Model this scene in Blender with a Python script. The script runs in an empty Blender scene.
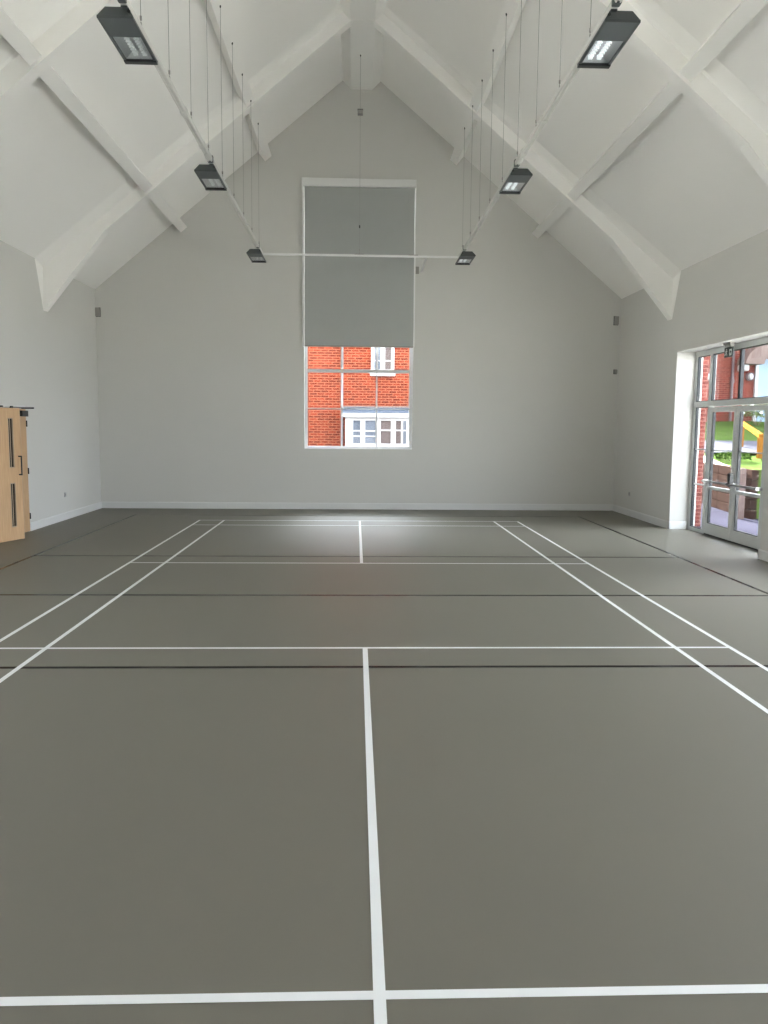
import bpy, bmesh, math, random
from mathutils import Vector, Matrix
random.seed(7)
C = bpy.context.scene.collection
PI = math.pi

# ------------------------------------------------------------------ mesh helpers
class MB:
    def __init__(s):
        s.v = []; s.f = []; s.mi = []
    def face(s, pts, mi=0):
        b = len(s.v); s.v += [tuple(p) for p in pts]; s.f.append(tuple(range(b, b+len(pts)))); s.mi.append(mi)
    def hull(s, A, B, mi=0, caps=True):
        """two matching rings joined by quads"""
        b = len(s.v); n = len(A); s.v += [tuple(p) for p in A] + [tuple(p) for p in B]
        for i in range(n):
            j = (i+1) % n
            s.f.append((b+i, b+j, b+n+j, b+n+i)); s.mi.append(mi)
        if caps:
            s.f.append(tuple(b+i for i in reversed(range(n)))); s.mi.append(mi)
            s.f.append(tuple(b+n+i for i in range(n))); s.mi.append(mi)
    def box(s, x0, x1, y0, y1, z0, z1, mi=0):
        s.hull([(x0,y0,z0),(x1,y0,z0),(x1,y1,z0),(x0,y1,z0)], [(x0,y0,z1),(x1,y0,z1),(x1,y1,z1),(x0,y1,z1)], mi)
    def prism(s, poly, axis, a, b, mi=0):
        def P(p, t):
            if axis == 'y': return (p[0], t, p[1])
            if axis == 'x': return (t, p[0], p[1])
            return (p[0], p[1], t)
        s.hull([P(p,a) for p in poly], [P(p,b) for p in poly], mi)
    def tube(s, p, q, r, n=8, r2=None, mi=0):
        p = Vector(p); q = Vector(q); d = (q-p).normalized()
        up = Vector((0,0,1)) if abs(d.z) < .9 else Vector((1,0,0))
        a = d.cross(up).normalized(); b = d.cross(a)
        r2 = r if r2 is None else r2
        A = [p+(a*math.cos(2*PI*i/n)+b*math.sin(2*PI*i/n))*r for i in range(n)]
        B = [q+(a*math.cos(2*PI*i/n)+b*math.sin(2*PI*i/n))*r2 for i in range(n)]
        s.hull(A, B, mi)
    def ball(s, c, rx, ry, rz, nu=10, nv=7, mi=0):
        b = len(s.v)
        for j in range(nv+1):
            t = PI*j/nv
            for i in range(nu):
                u = 2*PI*i/nu
                s.v.append((c[0]+rx*math.sin(t)*math.cos(u), c[1]+ry*math.sin(t)*math.sin(u), c[2]+rz*math.cos(t)))
        for j in range(nv):
            for i in range(nu):
                k = (i+1) % nu
                s.f.append((b+j*nu+i, b+j*nu+k, b+(j+1)*nu+k, b+(j+1)*nu+i)); s.mi.append(mi)
    def build(s, name, mats, parent=None, bevel=0, smooth=False, loc=None):
        me = bpy.data.meshes.new(name); me.from_pydata(s.v, [], s.f)
        if not isinstance(mats, (list, tuple)): mats = [mats]
        for m in mats: me.materials.append(m)
        for p, k in zip(me.polygons, s.mi): p.material_index = k
        bm = bmesh.new(); bm.from_mesh(me)
        bmesh.ops.remove_doubles(bm, verts=bm.verts, dist=1e-5)
        bmesh.ops.recalc_face_normals(bm, faces=bm.faces)
        bm.to_mesh(me); bm.free()
        if smooth:
            for p in me.polygons: p.use_smooth = True
        o = bpy.data.objects.new(name, me); C.objects.link(o)
        if parent is not None:
            o.parent = parent
        if loc is not None: o.location = loc
        if bevel:
            b = o.modifiers.new('edge', 'BEVEL'); b.width = bevel; b.segments = 2; b.limit_method = 'ANGLE'; b.angle_limit = math.radians(40)
        return o

def tag(o, label=None, cat=None, group=None, kind=None):
    if label: o['label'] = label
    if cat: o['category'] = cat
    if group: o['group'] = group
    if kind: o['kind'] = kind
    return o
def empty(name, loc=(0,0,0), rz=0):
    o = bpy.data.objects.new(name, None); C.objects.link(o); o.location = loc; o.rotation_euler = (0,0,rz); o.empty_display_size = .1
    return o
def struct(o, label=None, cat=None):
    return tag(o, label, cat, None, 'structure')
def copy_tree(o, parent=None):
    c = o.copy(); C.objects.link(c)
    if parent is not None: c.parent = parent
    for ch in [x for x in o.children]: copy_tree(ch, c)
    return c

# ------------------------------------------------------------------ materials
def mat(name, col, rough=.5, metal=0, noise=0, nscale=8, spec=.5, emit=None, estr=0, bump=0, bscale=200):
    m = bpy.data.materials.new(name); m.use_nodes = True
    nt = m.node_tree; b = nt.nodes['Principled BSDF']
    b.inputs['Base Color'].default_value = (*col, 1); b.inputs['Roughness'].default_value = rough; b.inputs['Metallic'].default_value = metal
    b.inputs['Specular IOR Level'].default_value = spec
    if emit: b.inputs['Emission Color'].default_value = (*emit, 1); b.inputs['Emission Strength'].default_value = estr
    tc = nt.nodes.new('ShaderNodeTexCoord')
    if noise:
        n = nt.nodes.new('ShaderNodeTexNoise'); n.inputs['Scale'].default_value = nscale; n.inputs['Detail'].default_value = 5
        nt.links.new(tc.outputs['Object'], n.inputs['Vector'])
        r = nt.nodes.new('ShaderNodeMapRange'); r.inputs['To Min'].default_value = 1-noise; r.inputs['To Max'].default_value = 1+noise
        nt.links.new(n.outputs['Fac'], r.inputs['Value'])
        v = nt.nodes.new('ShaderNodeVectorMath'); v.operation = 'SCALE'; v.inputs[0].default_value = col
        nt.links.new(r.outputs['Result'], v.inputs['Scale']); nt.links.new(v.outputs['Vector'], b.inputs['Base Color'])
    if bump:
        n = nt.nodes.new('ShaderNodeTexNoise'); n.inputs['Scale'].default_value = bscale
        nt.links.new(tc.outputs['Object'], n.inputs['Vector'])
        k = nt.nodes.new('ShaderNodeBump'); k.inputs['Strength'].default_value = bump; k.inputs['Distance'].default_value = .002
        nt.links.new(n.outputs['Fac'], k.inputs['Height']); nt.links.new(k.outputs['Normal'], b.inputs['Normal'])
    return m

def brick_mat(name, c1, c2, mortar):
    m = bpy.data.materials.new(name); m.use_nodes = True
    nt = m.node_tree; b = nt.nodes['Principled BSDF']; b.inputs['Roughness'].default_value = .9; b.inputs['Specular IOR Level'].default_value = 0
    tc = nt.nodes.new('ShaderNodeTexCoord'); sx = nt.nodes.new('ShaderNodeSeparateXYZ'); cx = nt.nodes.new('ShaderNodeCombineXYZ')
    ad = nt.nodes.new('ShaderNodeMath'); ad.operation = 'ADD'
    nt.links.new(tc.outputs['Object'], sx.inputs[0])
    nt.links.new(sx.outputs['X'], ad.inputs[0]); nt.links.new(sx.outputs['Y'], ad.inputs[1])
    nt.links.new(ad.outputs[0], cx.inputs['X']); nt.links.new(sx.outputs['Z'], cx.inputs['Y'])
    t = nt.nodes.new('ShaderNodeTexBrick'); t.inputs['Scale'].default_value = 1
    t.inputs['Brick Width'].default_value = .225; t.inputs['Row Height'].default_value = .075; t.inputs['Mortar Size'].default_value = .010
    t.inputs['Color1'].default_value = (*c1,1); t.inputs['Color2'].default_value = (*c2,1); t.inputs['Mortar'].default_value = (*mortar,1)
    t.inputs['Bias'].default_value = -.2
    nt.links.new(cx.outputs[0], t.inputs['Vector'])
    n = nt.nodes.new('ShaderNodeTexNoise'); n.inputs['Scale'].default_value = 6; n.inputs['Detail'].default_value = 6
    nt.links.new(tc.outputs['Object'], n.inputs['Vector'])
    r = nt.nodes.new('ShaderNodeMapRange'); r.inputs['To Min'].default_value = .75; r.inputs['To Max'].default_value = 1.25
    nt.links.new(n.outputs['Fac'], r.inputs['Value'])
    v = nt.nodes.new('ShaderNodeVectorMath'); v.operation = 'SCALE'
    nt.links.new(t.outputs['Color'], v.inputs[0]); nt.links.new(r.outputs['Result'], v.inputs['Scale'])
    nt.links.new(v.outputs['Vector'], b.inputs['Base Color'])
    return m

def wood_mat(name, c1, c2, rough=.45, grain=(60,60,3), spec=.5):
    m = bpy.data.materials.new(name); m.use_nodes = True
    nt = m.node_tree; b = nt.nodes['Principled BSDF']; b.inputs['Roughness'].default_value = rough; b.inputs['Specular IOR Level'].default_value = spec
    tc = nt.nodes.new('ShaderNodeTexCoord'); mp = nt.nodes.new('ShaderNodeMapping'); mp.inputs['Scale'].default_value = grain
    n = nt.nodes.new('ShaderNodeTexNoise'); n.inputs['Scale'].default_value = 1; n.inputs['Detail'].default_value = 6
    cr = nt.nodes.new('ShaderNodeValToRGB'); cr.color_ramp.elements[0].color = (*c1,1); cr.color_ramp.elements[1].color = (*c2,1)
    cr.color_ramp.elements[0].position = .3; cr.color_ramp.elements[1].position = .7
    nt.links.new(tc.outputs['Object'], mp.inputs['Vector']); nt.links.new(mp.outputs[0], n.inputs['Vector'])
    nt.links.new(n.outputs['Fac'], cr.inputs['Fac']); nt.links.new(cr.outputs['Color'], b.inputs['Base Color'])
    return m

def glass_mat(name, tint=(1,1,1), refl=1.0):
    m = bpy.data.materials.new(name); m.use_nodes = True
    nt = m.node_tree; nt.nodes.clear()
    o = nt.nodes.new('ShaderNodeOutputMaterial'); mx = nt.nodes.new('ShaderNodeMixShader')
    t = nt.nodes.new('ShaderNodeBsdfTransparent'); t.inputs['Color'].default_value = (*tint,1)
    g = nt.nodes.new('ShaderNodeBsdfGlossy'); g.inputs['Roughness'].default_value = .02
    f = nt.nodes.new('ShaderNodeLayerWeight'); f.inputs['Blend'].default_value = .5
    p = nt.nodes.new('ShaderNodeMath'); p.operation = 'POWER'; p.inputs[1].default_value = 5
    r = nt.nodes.new('ShaderNodeMapRange'); r.inputs['To Min'].default_value = .03; r.inputs['To Max'].default_value = .75
    nt.links.new(f.outputs['Facing'], p.inputs[0]); nt.links.new(p.outputs[0], r.inputs['Value'])
    nt.links.new(r.outputs[0], mx.inputs[0]); nt.links.new(t.outputs[0], mx.inputs[1]); nt.links.new(g.outputs[0], mx.inputs[2])
    nt.links.new(mx.outputs[0], o.inputs[0])
    return m

M = {}
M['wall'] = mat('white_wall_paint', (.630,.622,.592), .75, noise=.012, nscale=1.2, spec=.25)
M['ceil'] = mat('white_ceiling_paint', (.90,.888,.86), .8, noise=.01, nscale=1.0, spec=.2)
M['trim'] = mat('white_gloss_paint', (.70,.70,.69), .4)
M['floor'] = mat('olive_grey_sports_vinyl', (.148,.139,.112), .50, noise=.035, nscale=.9, spec=.5)
M['line_w'] = mat('white_line_paint', (.80,.81,.82), .38, spec=.45)
M['line_b'] = mat('black_line_paint', (.010,.009,.008), .16, spec=.045)
M['blind'] = mat('grey_blind_fabric', (.40,.415,.40), .8, noise=.02, nscale=3, spec=.2)
M['casset'] = mat('white_aluminium', (.78,.78,.77), .4)
M['frame'] = mat('white_window_frame', (.80,.81,.83), .35)
M['alu'] = mat('pale_grey_powder_coat', (.60,.615,.60), .38, noise=.02, nscale=4)
M['gasket'] = mat('black_rubber', (.012,.014,.016), .5)
M['steel'] = mat('brushed_steel', (.55,.56,.58), .28, metal=1)
M['wire'] = mat('grey_steel_wire', (.30,.30,.285), .5, metal=.2)
M['dark'] = mat('dark_grey_housing', (.055,.062,.062), .45, noise=.05, nscale=10)
M['darker'] = mat('black_metal', (.012,.013,.013), .4)
M['cover'] = mat('slate_grey_cover', (.075,.085,.088), .5)
M['reflector'] = mat('silver_reflector', (.58,.58,.60), .3, metal=.8)
M['tube'] = mat('white_lamp_tube', (.85,.86,.88), .3)
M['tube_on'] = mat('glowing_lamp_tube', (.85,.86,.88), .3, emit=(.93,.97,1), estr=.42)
M['track'] = mat('white_trunking', (.60,.59,.56), .4)
M['oak'] = wood_mat('oak_veneer', (.50,.31,.16), (.62,.41,.23))
M['oakedge'] = wood_mat('grey_oak_lipping', (.38,.29,.20), (.46,.36,.26))
M['smoke'] = mat('dark_wired_glass', (.035,.025,.018), .08, spec=.8)
M['grey'] = mat('grey_plastic', (.30,.29,.27), .5)
M['metalplate'] = mat('brushed_socket_plate', (.42,.42,.42), .35, metal=.5)
M['glass'] = glass_mat('window_glass', (.97,.985,.98))
M['brick'] = brick_mat('orange_red_brick', (.095,.010,.004), (.215,.034,.014), (.26,.115,.075))
M['brick2'] = brick_mat('soft_red_brick', (.10,.012,.008), (.18,.031,.021), (.22,.105,.085))
M['upvc'] = mat('white_upvc', (.38,.38,.40), .4)
M['lead'] = mat('blue_grey_lead', (.07,.085,.115), .85, spec=0.0, noise=.08, nscale=3)
M['hglass'] = mat('house_glass', (.10,.12,.16), .05, spec=1.0)
M['curtain'] = mat('brown_curtain', (.085,.065,.065), .8)
M['skytint'] = mat('sky_tint_glass', (.20,.30,.40), .3)  # sky reflection in the porch glass, put into its colour
M['paving'] = mat('violet_grey_paving', (.034,.033,.047), .9, spec=0.0, noise=.12, nscale=2)
M['garden'] = mat('buff_garden_gravel', (.33,.30,.26), .9, spec=0.0, noise=.15, nscale=3)
M['path'] = mat('grey_tarmac_path', (.075,.075,.092), .9, spec=0.0, noise=.1, nscale=3)
M['ground'] = mat('pale_bounce_ground', (.65,.64,.61), .9, spec=0, noise=.1, nscale=1)  # ground made pale to bounce daylight up into the hall
M['grass'] = mat('green_turf', (.055,.088,.022), .95, spec=0.0, noise=.45, nscale=5, bump=.5, bscale=40)
M['leaf'] = mat('green_leaf', (.05,.092,.018), .8, spec=0.0, noise=.4, nscale=9)
M['leafp'] = mat('pale_green_leaf', (.14,.18,.085), .8, spec=0.0, noise=.3, nscale=9)
M['flower'] = mat('white_petals', (.85,.83,.82), .6)
M['bark'] = mat('brown_stem', (.12,.08,.05), .8)
M['sleeper'] = wood_mat('dark_timber_sleeper', (.020,.012,.010), (.055,.034,.028), .9, grain=(3,3,25), spec=0.0)
M['timber'] = wood_mat('orange_treated_timber', (.20,.08,.015), (.25,.11,.024), .8, grain=(20,20,4), spec=0.0)
M['palepost'] = wood_mat('pale_pink_timber', (.14,.10,.092), (.19,.145,.13), .85, grain=(30,30,4), spec=0.0)
M['signblack'] = mat('black_green_sign', (.008,.02,.015), .35)
M['signwhite'] = mat('white_sign_print', (.85,.9,.87), .5)
M['pipe'] = mat('grey_pipe', (.08,.05,.055), .5)
M['rooftile'] = mat('brown_roof_tile', (.20,.12,.09), .8, noise=.2, nscale=4)
M['corr'] = mat('corridor_paint', (.55,.52,.47), .8)

# ------------------------------------------------------------------ hall dimensions
XL, XR, YB, YF = -5.54, 5.58, 8.79, -9.6
K, Z0 = .827, 9.164
ANG = math.atan(K)
def ceil(x): return Z0 - K*abs(x)
RT = .22                                       # roof build-up

# floor with its painted courts (parts of the floor)
f = MB(); f.box(XL-.45, 6.02, YF-.3, YB+.3, -.2, 0)
floor = struct(f.build('floor', M['floor']))
b = MB()
T = .0008
def bar(x0,x1,y0,y1,z=T): b.face([(x0,y0,z),(x1,y0,z),(x1,y1,z),(x0,y1,z)])
w = .025
for s in (-1,1): bar(s*4.475-w, s*4.475+w, -7.55, 7.55)
for y in (-7.525, -2.51, .02, 2.545, 7.525): bar(-4.475, 4.475, y-w, y+w)
o = b.build('ball_court_marking', M['line_b'], floor)
o['label'] = 'glossy black ball court lines painted on the floor'
b = MB(); T = .0016
w = .02
for xx in (-3.03,-2.57,2.57,3.03): bar(xx-w, xx+w, -6.70, 6.70, T)
for y in (-6.68,-5.96,-2.0,2.0,5.96,6.68): bar(-3.05, 3.05, y-w, y+w, T+.0002)
bar(-w, w, -6.70, -2.0, T+.0004); bar(-w, w, 2.0, 6.70, T+.0004)
o = b.build('badminton_court_marking', M['line_w'], floor)
o['label'] = 'white badminton court lines painted on the floor'

# ------------------------------------------------------------------ walls
def wall_x(name, xa, xb, opens):
    """wall along Y between x=xa..xb up to the eaves, with openings (y0,y1,z0,z1)"""
    m = MB(); y = YF-.3
    inner = xa if xa < 0 and xb < xa else xa
    top = max(ceil(xa), ceil(xb)) + .02
    for (y0,y1,z0,z1) in sorted(opens):
        m.box(min(xa,xb), max(xa,xb), y, y0, -.2, top)
        if z0 > 0: m.box(min(xa,xb), max(xa,xb), y0, y1, -.2, z0)
        m.box(min(xa,xb), max(xa,xb), y0, y1, z1, top)
        y = y1
    m.box(min(xa,xb), max(xa,xb), y, YB+.36, -.2, top)
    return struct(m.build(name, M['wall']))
LEFT_ADDED = [(-9.2,-6.0,.0,3.15), (-5.6,-2.4,.0,3.15), (-2.0,.0,.0,2.4)]  # unseen glazed openings added to brighten the right ceiling slope
DOOR_Y0, DOOR_Y1, DOOR_Z = 2.45, 5.68, 3.15
REAR_ADDED = [(-9.2,-6.0,0,3.15), (-5.6,-2.4,0,3.15), (-2.0,1.2,0,3.15)]  # unseen openings behind the camera, added to light the hall from the right
wall_x('wall_right', XR, 6.05, REAR_ADDED + [(DOOR_Y0, DOOR_Y1, 0, DOOR_Z)])
LD0, LD1, LDZ = 3.30, 5.03, 2.08
wall_x('wall_left', XL, XL-.47, [(LD0, LD1, 0, LDZ)] + LEFT_ADDED)

def gable(name, ya, yb, opens):
    m = MB(); x = XL-.47
    def col(x0, x1, z0):
        pts = [(x0,z0),(x1,z0),(x1,ceil(x1)+.05)] + ([(0,ceil(0)+.05)] if x0 < 0 < x1 else []) + [(x0,ceil(x0)+.05)]
        m.prism(pts, 'y', ya, yb)
    for (x0,x1,z0,z1) in sorted(opens):
        col(x, x0, -.2)
        if z0 > -.2: m.box(x0, x1, min(ya,yb), max(ya,yb), -.2, z0)
        col(x0, x1, z1)
        x = x1
    col(x, 6.05, -.2)
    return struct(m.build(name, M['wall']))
WX0, WX1, WZ0, WZ1 = -1.19, 1.135, 1.30, 6.88
gable('wall_back', YB, YB+.36, [(WX0,WX1,WZ0,WZ1)])
FRONT_OPEN = []
gable('wall_front', YF, YF-.36, FRONT_OPEN)

# ceiling: two slopes
m = MB()
for s in (-1,1):
    xe = 6.25*s
    m.prism([(0,Z0),(xe,ceil(xe)),(xe,ceil(xe)+RT),(0,Z0+RT)], 'y', YF-.5, YB+.5)
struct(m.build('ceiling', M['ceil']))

# baseboards
def baseboard(name, parts):
    m = MB()
    for (x0,x1,y0,y1) in parts:
        m.box(x0,x1,y0,y1,0,.12)
        ix = .007
        m.hull([(x0,y0,.12),(x1,y0,.12),(x1,y1,.12),(x0,y1,.12)], [(x0+ix,y0+ix,.14),(x1-ix,y0+ix,.14),(x1-ix,y1-ix,.14),(x0+ix,y1-ix,.14)])
    return struct(m.build(name, M['trim']))
S = .018
baseboard('baseboard_left', [(XL,XL+S,LD1+.02,YB),(XL,XL+S,.0,LD0-.02),(XL,XL+S,-2.4,-2.0),(XL,XL+S,-6.0,-5.6),(XL,XL+S,YF,-9.2)])
baseboard('baseboard_right', [(XR-S,XR,DOOR_Y1-S,YB),(XR-S,XR,1.2-S,DOOR_Y0+S),(XR-S,5.90,DOOR_Y1-S,DOOR_Y1),(XR-S,5.90,DOOR_Y0,DOOR_Y0+S),
                              (XR-S,XR,-2.4-S,-2.0+S),(XR-S,XR,-6.0-S,-5.6+S),(XR-S,XR,YF,-9.2+S)])
baseboard('baseboard_back', [(XL,XR,YB-S,YB)])
baseboard('baseboard_front', [(XL,XR,YF,YF+S)])

# ------------------------------------------------------------------ roof frames, purlins, ridge
def roof_frame(y):
    m = MB(); wd = .20; zb = 8.665; vo = .335
    for s, X in ((-1,XL),(1,XR)):
        xw = abs(X)
        tip = (xw,3.757); eave = (xw,ceil(xw)); apex = (.0,Z0)
        xk = 4.45; knee = (xk, ceil(xk)-.365)
        xa = (Z0-vo-zb)/K
        lower = [tip, knee, (xa,zb), (0,zb)]
        # near face: flat field plus a thin splayed strip that meets wall and ceiling
        ins = .085
        field_up = [tip, (xw-.02,ceil(xw)-ins), (.0,Z0-ins)]
        Y = lambda p, yy: (s*p[0], yy, p[1])
        m.face([Y(p,y) for p in lower] + [Y(p,y) for p in reversed(field_up[1:])])
        de, da = .30, .12
        m.face([Y(tip,y), Y(field_up[1],y), Y(eave,y-de)])
        m.face([Y(field_up[1],y), Y(field_up[2],y), Y(apex,y-da), Y(eave,y-de)])
        # soffit strips
        for a, c in zip(lower[:-1], lower[1:]):
            m.face([Y(a,y), Y(c,y), Y(c,y+wd), Y(a,y+wd)])
        # far face with the same splay
        yf = y+wd
        m.face([Y(p,yf) for p in lower] + [Y(p,yf) for p in reversed(field_up[1:])])
        m.face([Y(tip,yf), Y(field_up[1],yf), Y(eave,yf+de)])
        m.face([Y(field_up[1],yf), Y(field_up[2],yf), Y(apex,yf+da), Y(eave,yf+de)])
    return struct(m.build('ceiling_beam', M['ceil']))
for y in (5.982, 1.14, -3.70): roof_frame(y)

def purlin(xc, s):
    m = MB(); hw = .088; vo = .308
    P = Vector((xc, ceil(xc)-vo)); t = Vector((math.cos(ANG), -math.sin(ANG))); n = Vector((math.sin(ANG), math.cos(ANG)))
    pts = [P-t*hw, P+t*hw, P+t*hw+n*.28, P-t*hw+n*.28]
    m.prism([(s*p.x, p.y) for p in pts], 'y', YF, YB)
    return struct(m.build('purlin_beam', M['ceil'], bevel=.004))
for xc in (1.915, 3.672):
    for s in (-1,1): purlin(xc, s)
m = MB()
m.prism([(-.215,8.672),(.215,8.672),(.40,ceil(.40)+.02),(-.40,ceil(.40)+.02)], 'y', YF, YB)
struct(m.build('ridge_beam', M['ceil']))

# ------------------------------------------------------------------ tall back window
win = struct(empty('window_1', (0,8.95,WZ0)))
def wbox(m, x0,x1,z0,z1,y0=0,y1=.06): m.box(x0,x1,y0,y1,z0-WZ0,z1-WZ0)
m = MB(); fw = .065
wbox(m, WX0,WX0+fw,WZ0,WZ1); wbox(m, WX1-fw,WX1,WZ0,WZ1); wbox(m, WX0+fw,WX1-fw,WZ0,WZ0+.06); wbox(m, WX0+fw,WX1-fw,WZ1-.06,WZ1)
m.build('window_frame', M['frame'], win, bevel=.004)
m = MB(); wbox(m, WX0+fw,WX1-fw,2.94,3.01,-.015,.06); o = m.build('transom', M['alu'], win, bevel=.003)
m = MB()
for x in (-.388,.362): wbox(m, x-.014,x+.014,WZ0+.06,2.94,.01,.05); wbox(m, x-.022,x+.022,3.01,WZ1-.06,.01,.05)
m.build('mullion', M['frame'], win)
m = MB()
for z in (2.168,3.77,4.58,5.38,6.19): wbox(m, WX0+fw,WX1-fw,z-.01,z+.01,.012,.048)
m.build('glazing_bar', M['frame'], win)
m = MB(); wbox(m, WX0+.03,WX1-.03,WZ0+.03,WZ1-.03,.026,.03); m.build('pane', M['glass'], win)
m = MB(); m.box(WX0+.002,WX1-.002,-.158,0,-.0,.012); m.build('window_sill', M['trim'], win)

# roller blind over its upper part
bl = empty('roller_blind', (-.035, YB-.05, 3.47))
tag(bl, 'grey roller blind half lowered over the tall gable window', 'blind')
def bbox(m,x0,x1,y0,y1,z0,z1): m.box(x0+.035,x1+.035,y0-YB+.05,y1-YB+.05,z0-3.47,z1-3.47)
m = MB(); bbox(m,-1.225,1.15,YB-.11,YB,6.725,6.885); m.build('cassette', M['casset'], bl, bevel=.01)
m = MB(); bbox(m,-1.172,1.122,YB-.052,YB-.049,3.49,6.73); m.build('fabric', M['blind'], bl)
m = MB(); bbox(m,-1.175,1.125,YB-.062,YB-.038,3.462,3.492); m.build('bottom_bar', M['grey'], bl, bevel=.004)
for xa, xb in ((-1.222,-1.174),(1.124,1.150)):
    m = MB(); bbox(m,xa,xb,YB-.075,YB,3.47,6.73); m.build('side_channel', M['casset'], bl, bevel=.004)

# ------------------------------------------------------------------ glazed entrance on the right
def glazed_entrance(name, y0, y1, full=True):
    d = struct(empty(name, (5.92, (y0+y1)/2, 0)))
    oy = (y0+y1)/2
    def bx(m,x0,x1,ya,yb,z0,z1): m.box(x0-5.92,x1-5.92,ya-oy,yb-oy,z0,z1)
    side = .50
    ya, yb = y0+.07, y1-.07                    # inside the outer frame
    m = MB()
    bx(m,5.92,6.0,y0,ya,0,3.15); bx(m,5.92,6.0,yb,y1,0,3.15); bx(m,5.92,6.0,ya,yb,3.06,3.15)
    l0, l1 = y0+.655, y1-.655                  # door zone between the mullions
    bx(m,5.92,6.0,l0-.075,l0,0,3.06); bx(m,5.92,6.0,l1,l1+.075,0,3.06)
    bx(m,5.92,6.0,ya,l0-.075,0,.06); bx(m,5.92,6.0,l1+.075,yb,0,.06)
    m.build('door_frame', M['alu'], d, bevel=.003)
    m = MB(); bx(m,5.915,6.0,ya,yb,2.18,2.275); m.build('transom', M['alu'], d, bevel=.003)
    m = MB(); bx(m,5.93,5.99,oy-.016,oy+.016,2.275,3.06); m.build('mullion', M['gasket'], d)
    # fixed lights with black gaskets
    g = MB(); gl = MB(); br = MB()
    def light(a, c, z0, z1, bars=()):
        e = .028
        bx(g,5.935,5.985,a,a+.012,z0,z1); bx(g,5.935,5.985,c-e*.7,c,z0,z1); bx(g,5.935,5.985,a,c,z0,z0+.012); bx(g,5.935,5.985,a,c,z1-.012,z1)
        bx(gl,5.966,5.97,a+.005,c-.005,z0+.005,z1-.005)
        for z in bars: bx(br,5.955,5.98,a,c,z-.011,z+.011)
    for (a,c) in ((ya,l0-.075),(l1+.075,yb)):
        light(a,c,.06,2.18,(.83,1.447)); light(a,c,2.275,3.06)
    light(l0,oy-.016,2.275,3.06); light(oy+.016,l1,2.275,3.06)
    g.build('gasket', M['gasket'], d); gl.build('pane', M['glass'], d); br.build('glazing_bar', M['alu'], d)
    m = MB(); bx(m,5.93,6.01,l0,l1,0,.018); m.build('threshold', M['darker'], d)
    # two leaves
    for (a,c,meet) in ((l0+.006,oy-.004,1),(oy+.004,l1-.006,0)):
        lf = MB(); st = .085
        bx(lf,5.925,5.985,a,a+st,.022,2.165); bx(lf,5.925,5.985,c-st,c,.022,2.165)
        bx(lf,5.925,5.985,a+st,c-st,2.085,2.165); bx(lf,5.925,5.985,a+st,c-st,.022,.20)
        L = lf.build('door_leaf', M['alu'], d, bevel=.003)
        q = MB(); bx(q,5.96,5.964,a+st,c-st,.20,2.085); q.build('pane', M['glass'], L)
        q = MB()
        bx(q,5.935,5.98,a+st,a+st+.012,.20,2.085); bx(q,5.935,5.98,c-st-.024,c-st,.20,2.085); bx(q,5.935,5.98,a+st,c-st,.20,.212)
        q.build('gasket', M['gasket'], L)
        q = MB(); bx(q,5.915,5.985,a+st,c-st,.785,.835); q.build('mid_rail', M['alu'], L)
        q = MB(); bx(q,5.95,5.975,a+st,c-st,1.438,1.456); q.build('glazing_bar', M['alu'], L)
        q = MB()
        q.tube((5.84-5.92,a-oy+.03,.925),(5.84-5.92,c-oy-.03,.925),.019,10)
        for yy in (a+.05,c-.05): bx(q,5.835,5.925,yy-.02,yy+.02,.90,.95)
        q.build('push_bar', M['steel'], L, smooth=False)
        q = MB(); yy = (c-.05) if meet else (c-.05)
        yy = c-.05 if meet else l1-.05
        if meet:
            bx(q,5.83,5.90,c-.075,c-.03,.885,1.10)
        else:
            bx(q,5.86,5.925,a+.03,a+.07,.955,1.10)
        q.build('door_handle', M['darker'], L, bevel=.006)
        for z in (.25,1.1,1.95):
            pass
    return d
glazed_entrance('door_2', DOOR_Y0, DOOR_Y1)
for i, (a,c,_,_) in enumerate(REAR_ADDED): glazed_entrance('door_%d' % (i+3), a, c)  # glazed units of the added right-hand openings, out of view
for i, (a,c,_,zt_) in enumerate(LEFT_ADDED):  # glazing of the added left-hand openings, out of view
    if zt_ > 3:
        d = glazed_entrance('door_%d' % (i+6), a, c); d.rotation_euler.z = PI; d.location.x = -5.88
    else:
        d = struct(empty('window_2', (-5.88,(a+c)/2,0))); h = (c-a)/2  # added window, unseen, lets in extra daylight
        m = MB(); m.box(-.06,0,-h,-h+.07,0,zt_); m.box(-.06,0,h-.07,h,0,zt_); m.box(-.06,0,-h+.07,h-.07,0,.07); m.box(-.06,0,-h+.07,h-.07,zt_-.07,zt_)
        m.build('window_frame', M['alu'], d, bevel=.003)
        m = MB(); m.box(-.05,-.01,-.02,.02,.07,zt_-.07); m.build('mullion', M['alu'], d)
        m = MB(); m.box(-.032,-.028,-h+.03,h-.03,.03,zt_-.03); m.build('pane', M['glass'], d)
# windows of the wall behind the camera
for i, (x0,x1,z0,z1) in enumerate(FRONT_OPEN):
    wn = struct(empty('window_%d' % (i+2), (0,YF-.2,0)))
    m = MB()
    m.box(x0,x0+.07,0,.06,z0,z1); m.box(x1-.07,x1,0,.06,z0,z1); m.box(x0+.07,x1-.07,0,.06,z0,z0+.07); m.box(x0+.07,x1-.07,0,.06,z1-.07,z1)
    m.box((x0+x1)/2-.02,(x0+x1)/2+.02,.01,.05,z0+.07,z1-.07)
    m.build('window_frame', M['frame'], wn, bevel=.004)
    m = MB(); m.box(x0+.03,x1-.03,.028,.032,z0+.03,z1-.03); m.build('pane', M['glass'], wn)

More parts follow.
